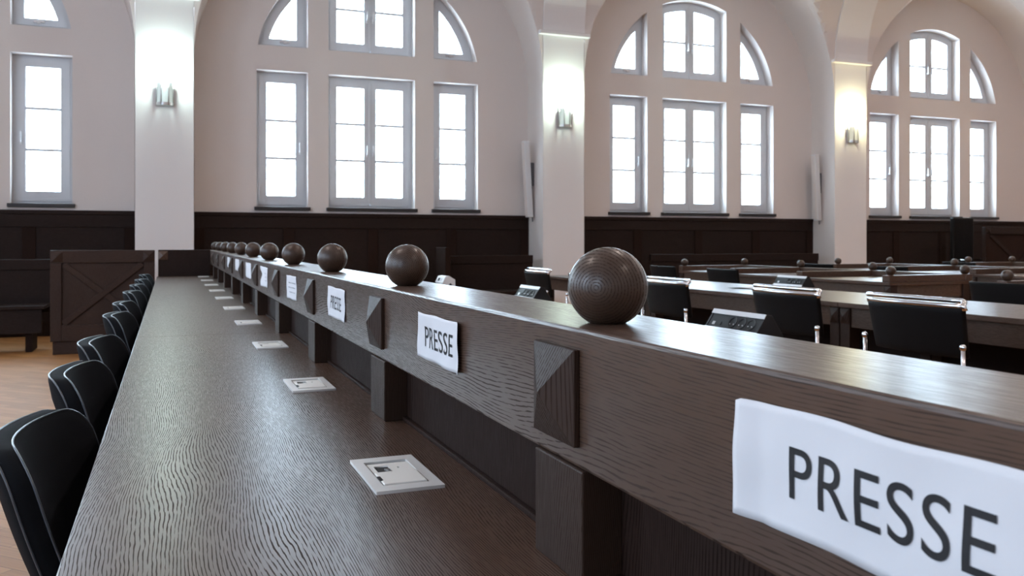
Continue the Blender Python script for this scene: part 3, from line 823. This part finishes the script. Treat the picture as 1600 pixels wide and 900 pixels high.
LC = [(3.45, 3.05, 0, 'with bright chrome top, before the two joined table posts'),
      (3.45, 3.96, 0, 'right behind the large black socket unit'),
      (3.45, 5.22, 0, 'just past the big ball of the desk rail'),
      (3.45, 6.50, 0, 'mostly hidden behind the big ball of the desk rail'),
      (3.45, 7.50, 0, 'small and far, before the pillar foot'),
      (5.72, 8.95, 0, 'at the far table of the first ball-topped row'),
      (5.72, 7.75, 0, 'at the middle table of the first ball-topped row'),
      (5.72, 4.4, 0, 'at the ball-topped table across the aisle'),
      (8.1, 9.0, 0, 'at the far table of the second ball-topped row'),
      (8.1, 7.8, 0, 'at the middle table of the second ball-topped row'),
      (10.6, 9.0, 0, 'at the far table of the third ball-topped row')]
lc0 = leather_chair()
for k, (x, y, rz, wd) in enumerate(LC):
    lab = 'black leather chair ' + wd
    if k == 0: lc0.location = (x, y, 0); lc0['label'] = lab
    else: dup(lc0, (x, y, 0), rz, lab, ('grab_rail', 'top_tube') if k >= 5 else ())

# high-backed judge's chair beyond the barrier
t = thing('high_back_chair', 'tall black high-backed chair with chrome arms behind the crossed barrier', 'chair', (12.75, 10.98, 0))
bm = boxm(-.24, .24, -.04, .05, .55, 1.53); obj('backrest', bm, LEATHER, t, .03, seg=4)
bm = boxm(-.25, .25, -.45, .03, .46, .56); obj('seat', bm, LEATHER, t, .03, seg=4)
for s in (-1, 1):
    bm = bmesh.new(); tube(bm, [(s * .28, .0, .80), (s * .28, -.38, .80), (s * .28, -.40, .76), (s * .27, -.36, .52)], .016, 10); obj('arm', bm, CHROME, t, smooth=True)
bm = bmesh.new(); tube(bm, [(0, -.2, .06), (0, -.2, .46)], .03, 12); obj('column', bm, CHROME, t, smooth=True)
for k in range(5):
    a = 2 * pi * k / 5; bm = bmesh.new(); tube(bm, [(0, -.2, .07), (.29 * cos(a), -.2 + .29 * sin(a), .025)], .02, 8); obj('foot', bm, CHROME, t, smooth=True)

# ================================================================== socket units on the tables
def power_unit(loc, rz, label, W=.285, group='black socket units on the tables'):
    t = thing('socket_unit', label, 'socket unit', loc, rz, group)
    # runs along local Y, sloping face towards -X
    sec = [(-.058, 0), (.06, 0), (.06, .03), (.012, .104), (-.012, .107), (-.066, .026)]
    lo, hi = Vector((-.066, 0, .026)), Vector((-.012, 0, .107))
    dirv = (hi - lo).normalized(); n = Vector((-dirv.z, 0, dirv.x)); ctr = (lo + hi) / 2
    bm = bmesh.new(); prism(bm, sec, lambda p: (p[0], -W / 2 + .012, p[1]), lambda p: (p[0], W / 2 - .012, p[1])); obj('housing', bm, BLACKPL, t, .002)
    for s in (-1, 1):
        bm = bmesh.new(); a, b = (s * W / 2, s * (W / 2 - .012)); sec2 = [(x * 1.03, z * 1.015) for x, z in sec]
        prism(bm, sec2, lambda p: (p[0], min(a, b), p[1]), lambda p: (p[0], max(a, b), p[1])); obj('end_cap', bm, BLACKPL, t, .002)
    def strip(nm, c, up, thick):
        bm = bmesh.new(); q = [c - dirv * up, c + dirv * up, c + dirv * up + n * thick, c - dirv * up + n * thick]
        prism(bm, [(v.x, v.z) for v in q], lambda p: (p[0], -W / 2 + .001, p[1]), lambda p: (p[0], W / 2 - .001, p[1])); obj(nm, bm, ALU, t)
    strip('top_strip', hi - dirv * .009, .010, .003)
    strip('front_strip', lo + dirv * .010, .009, .003)
    for k in range(3):
        y = -W / 2 + .058 + .056 * k
        bm = bmesh.new(); lathe(bm, [(0, -.002), (.0195, -.002), (.0195, .0020), (.0235, .0028), (.0245, 0), (.0245, -.002)], (0, 0, 0), 24)
        bm.transform(Matrix.Translation(ctr +  Vector((0, y, 0)) + n * .0005) @ n.to_track_quat('Z', 'Y').to_matrix().to_4x4())
        so = obj('socket', bm, HOLE, t, smooth=False)
        for q in (-1, 1):
            bm = bmesh.new(); lathe(bm, [(0, 0), (.0028, 0), (.0028, .0016), (0, .0016)], (0, 0, 0), 10)
            bm.transform(Matrix.Translation(ctr + n * .001 + Vector((0, y + q * .011, 0)) - dirv * .008) @ n.to_track_quat('Z', 'Y').to_matrix().to_4x4()); obj('contact', bm, STEEL, so)
    for y, wd in ((W / 2 - .045, .014), (W / 2 - .085, .016)):
        bm = boxm(-.008, .008, -wd / 2, wd / 2, 0, .0015)
        bm.transform(Matrix.Translation(ctr + Vector((0, y, 0)) - dirv * .012) @ n.to_track_quat('Z', 'Y').to_matrix().to_4x4()); obj('data_port', bm, STEEL if y > W / 2 - .06 else HOLE, t)
    return t
u1 = power_unit((2.06, 2.77, .74), 0, 'large black socket unit with three sockets, low behind the desk rail', W=.33)
power_unit((2.06, 4.84, .74), 0, 'small black socket unit with three sockets, before the far leather chair', W=.30)
power_unit((4.58, 5.50, .74), 0, 'black socket unit with three sockets on the plain table, behind a leather chair', W=.34)

# white connection box with an opening, beyond the second ball
t = thing('connection_box', 'small white connection box with a slanted face, past the second ball', 'box', (2.06, 6.62, .74))
sec = [(-.04, .035), (-.055, .05), (-.03, .10), (.0, .105), (.05, .075), (.05, 0), (.03, 0), (.03, .03), (.012, .05), (-.01, .03), (-.01, 0), (-.03, 0), (-.03, .035)]
bm = bmesh.new(); prism(bm, sec, lambda p: (p[0], -.10, p[1]), lambda p: (p[0], -.085, p[1])); obj('end_cheek', bm, WHITEPL, t, .001)
bm = bmesh.new(); prism(bm, [(-.04, .035), (-.055, .05), (-.03, .10), (.0, .105), (.05, .075), (.045, .065), (-.01, .055)], lambda p: (p[0], -.085, p[1]), lambda p: (p[0], .09, p[1])); obj('housing', bm, WHITEPL, t, .002)
bm = bmesh.new(); prism(bm, sec, lambda p: (p[0], .09, p[1]), lambda p: (p[0], .105, p[1])); obj('end_cheek', bm, WHITEPL, t, .001)
for y, wd, m_ in ((.035, .05, HOLE), (-.03, .022, STEEL)):
    bm = boxm(-.001, .001, -wd / 2, wd / 2, -.013, .013); bm.transform(Matrix.Translation((-.0435, y, .0745)) @ Matrix.Rotation(math.atan2(.025, .05), 4, 'Y')); obj('port', bm, m_, t)

# ================================================================== loose sheets on the tables
def sheet(x, y, z, sx, sy, rz, label, seed, h=.012):
    rnd = random.Random(seed); p1, p2 = rnd.uniform(0, 6), rnd.uniform(0, 6); bm = bmesh.new(); n = 10; g = []
    for i in range(n + 1):
        row_ = []
        for j in range(n + 1):
            u, v = i / n - .5, j / n - .5
            row_.append(bm.verts.new((u * sx, v * sy, .0006 + h * (.5 + .5 * sin(5 * u + 3 * v + p1)) * (.4 + .6 * abs(sin(4 * v + p2))))))
        g.append(row_)
    for i in range(n):
        for j in range(n): bm.faces.new((g[i][j], g[i + 1][j], g[i + 1][j + 1], g[i][j + 1]))
    o = obj('paper_sheet', bm, PAPER, smooth=True); s = o.modifiers.new('sheet', 'SOLIDIFY'); s.thickness = .0005; s.offset = 1
    o.location = (x, y, z); o.rotation_euler = (0, 0, rz); tag(o, label, 'paper', 'loose white sheets on the tables')
sheet(2.05, 4.38, .7405, .10, .34, .05, 'rumpled white sheet behind the rail, between the small socket unit and the big ball', 1, .022)
sheet(2.07, 5.75, .7405, .08, .42, 0, 'flat white sheet behind the rail, past the white connection box', 2, .016)
sheet(2.08, 2.28, .7405, .08, .14, .2, 'small white scrap behind the rail, before the leather chairs', 4, .022)
sheet(4.35, 5.72, .7405, .21, .297, .3, 'white sheet on the plain table beside its socket unit', 5, .01)
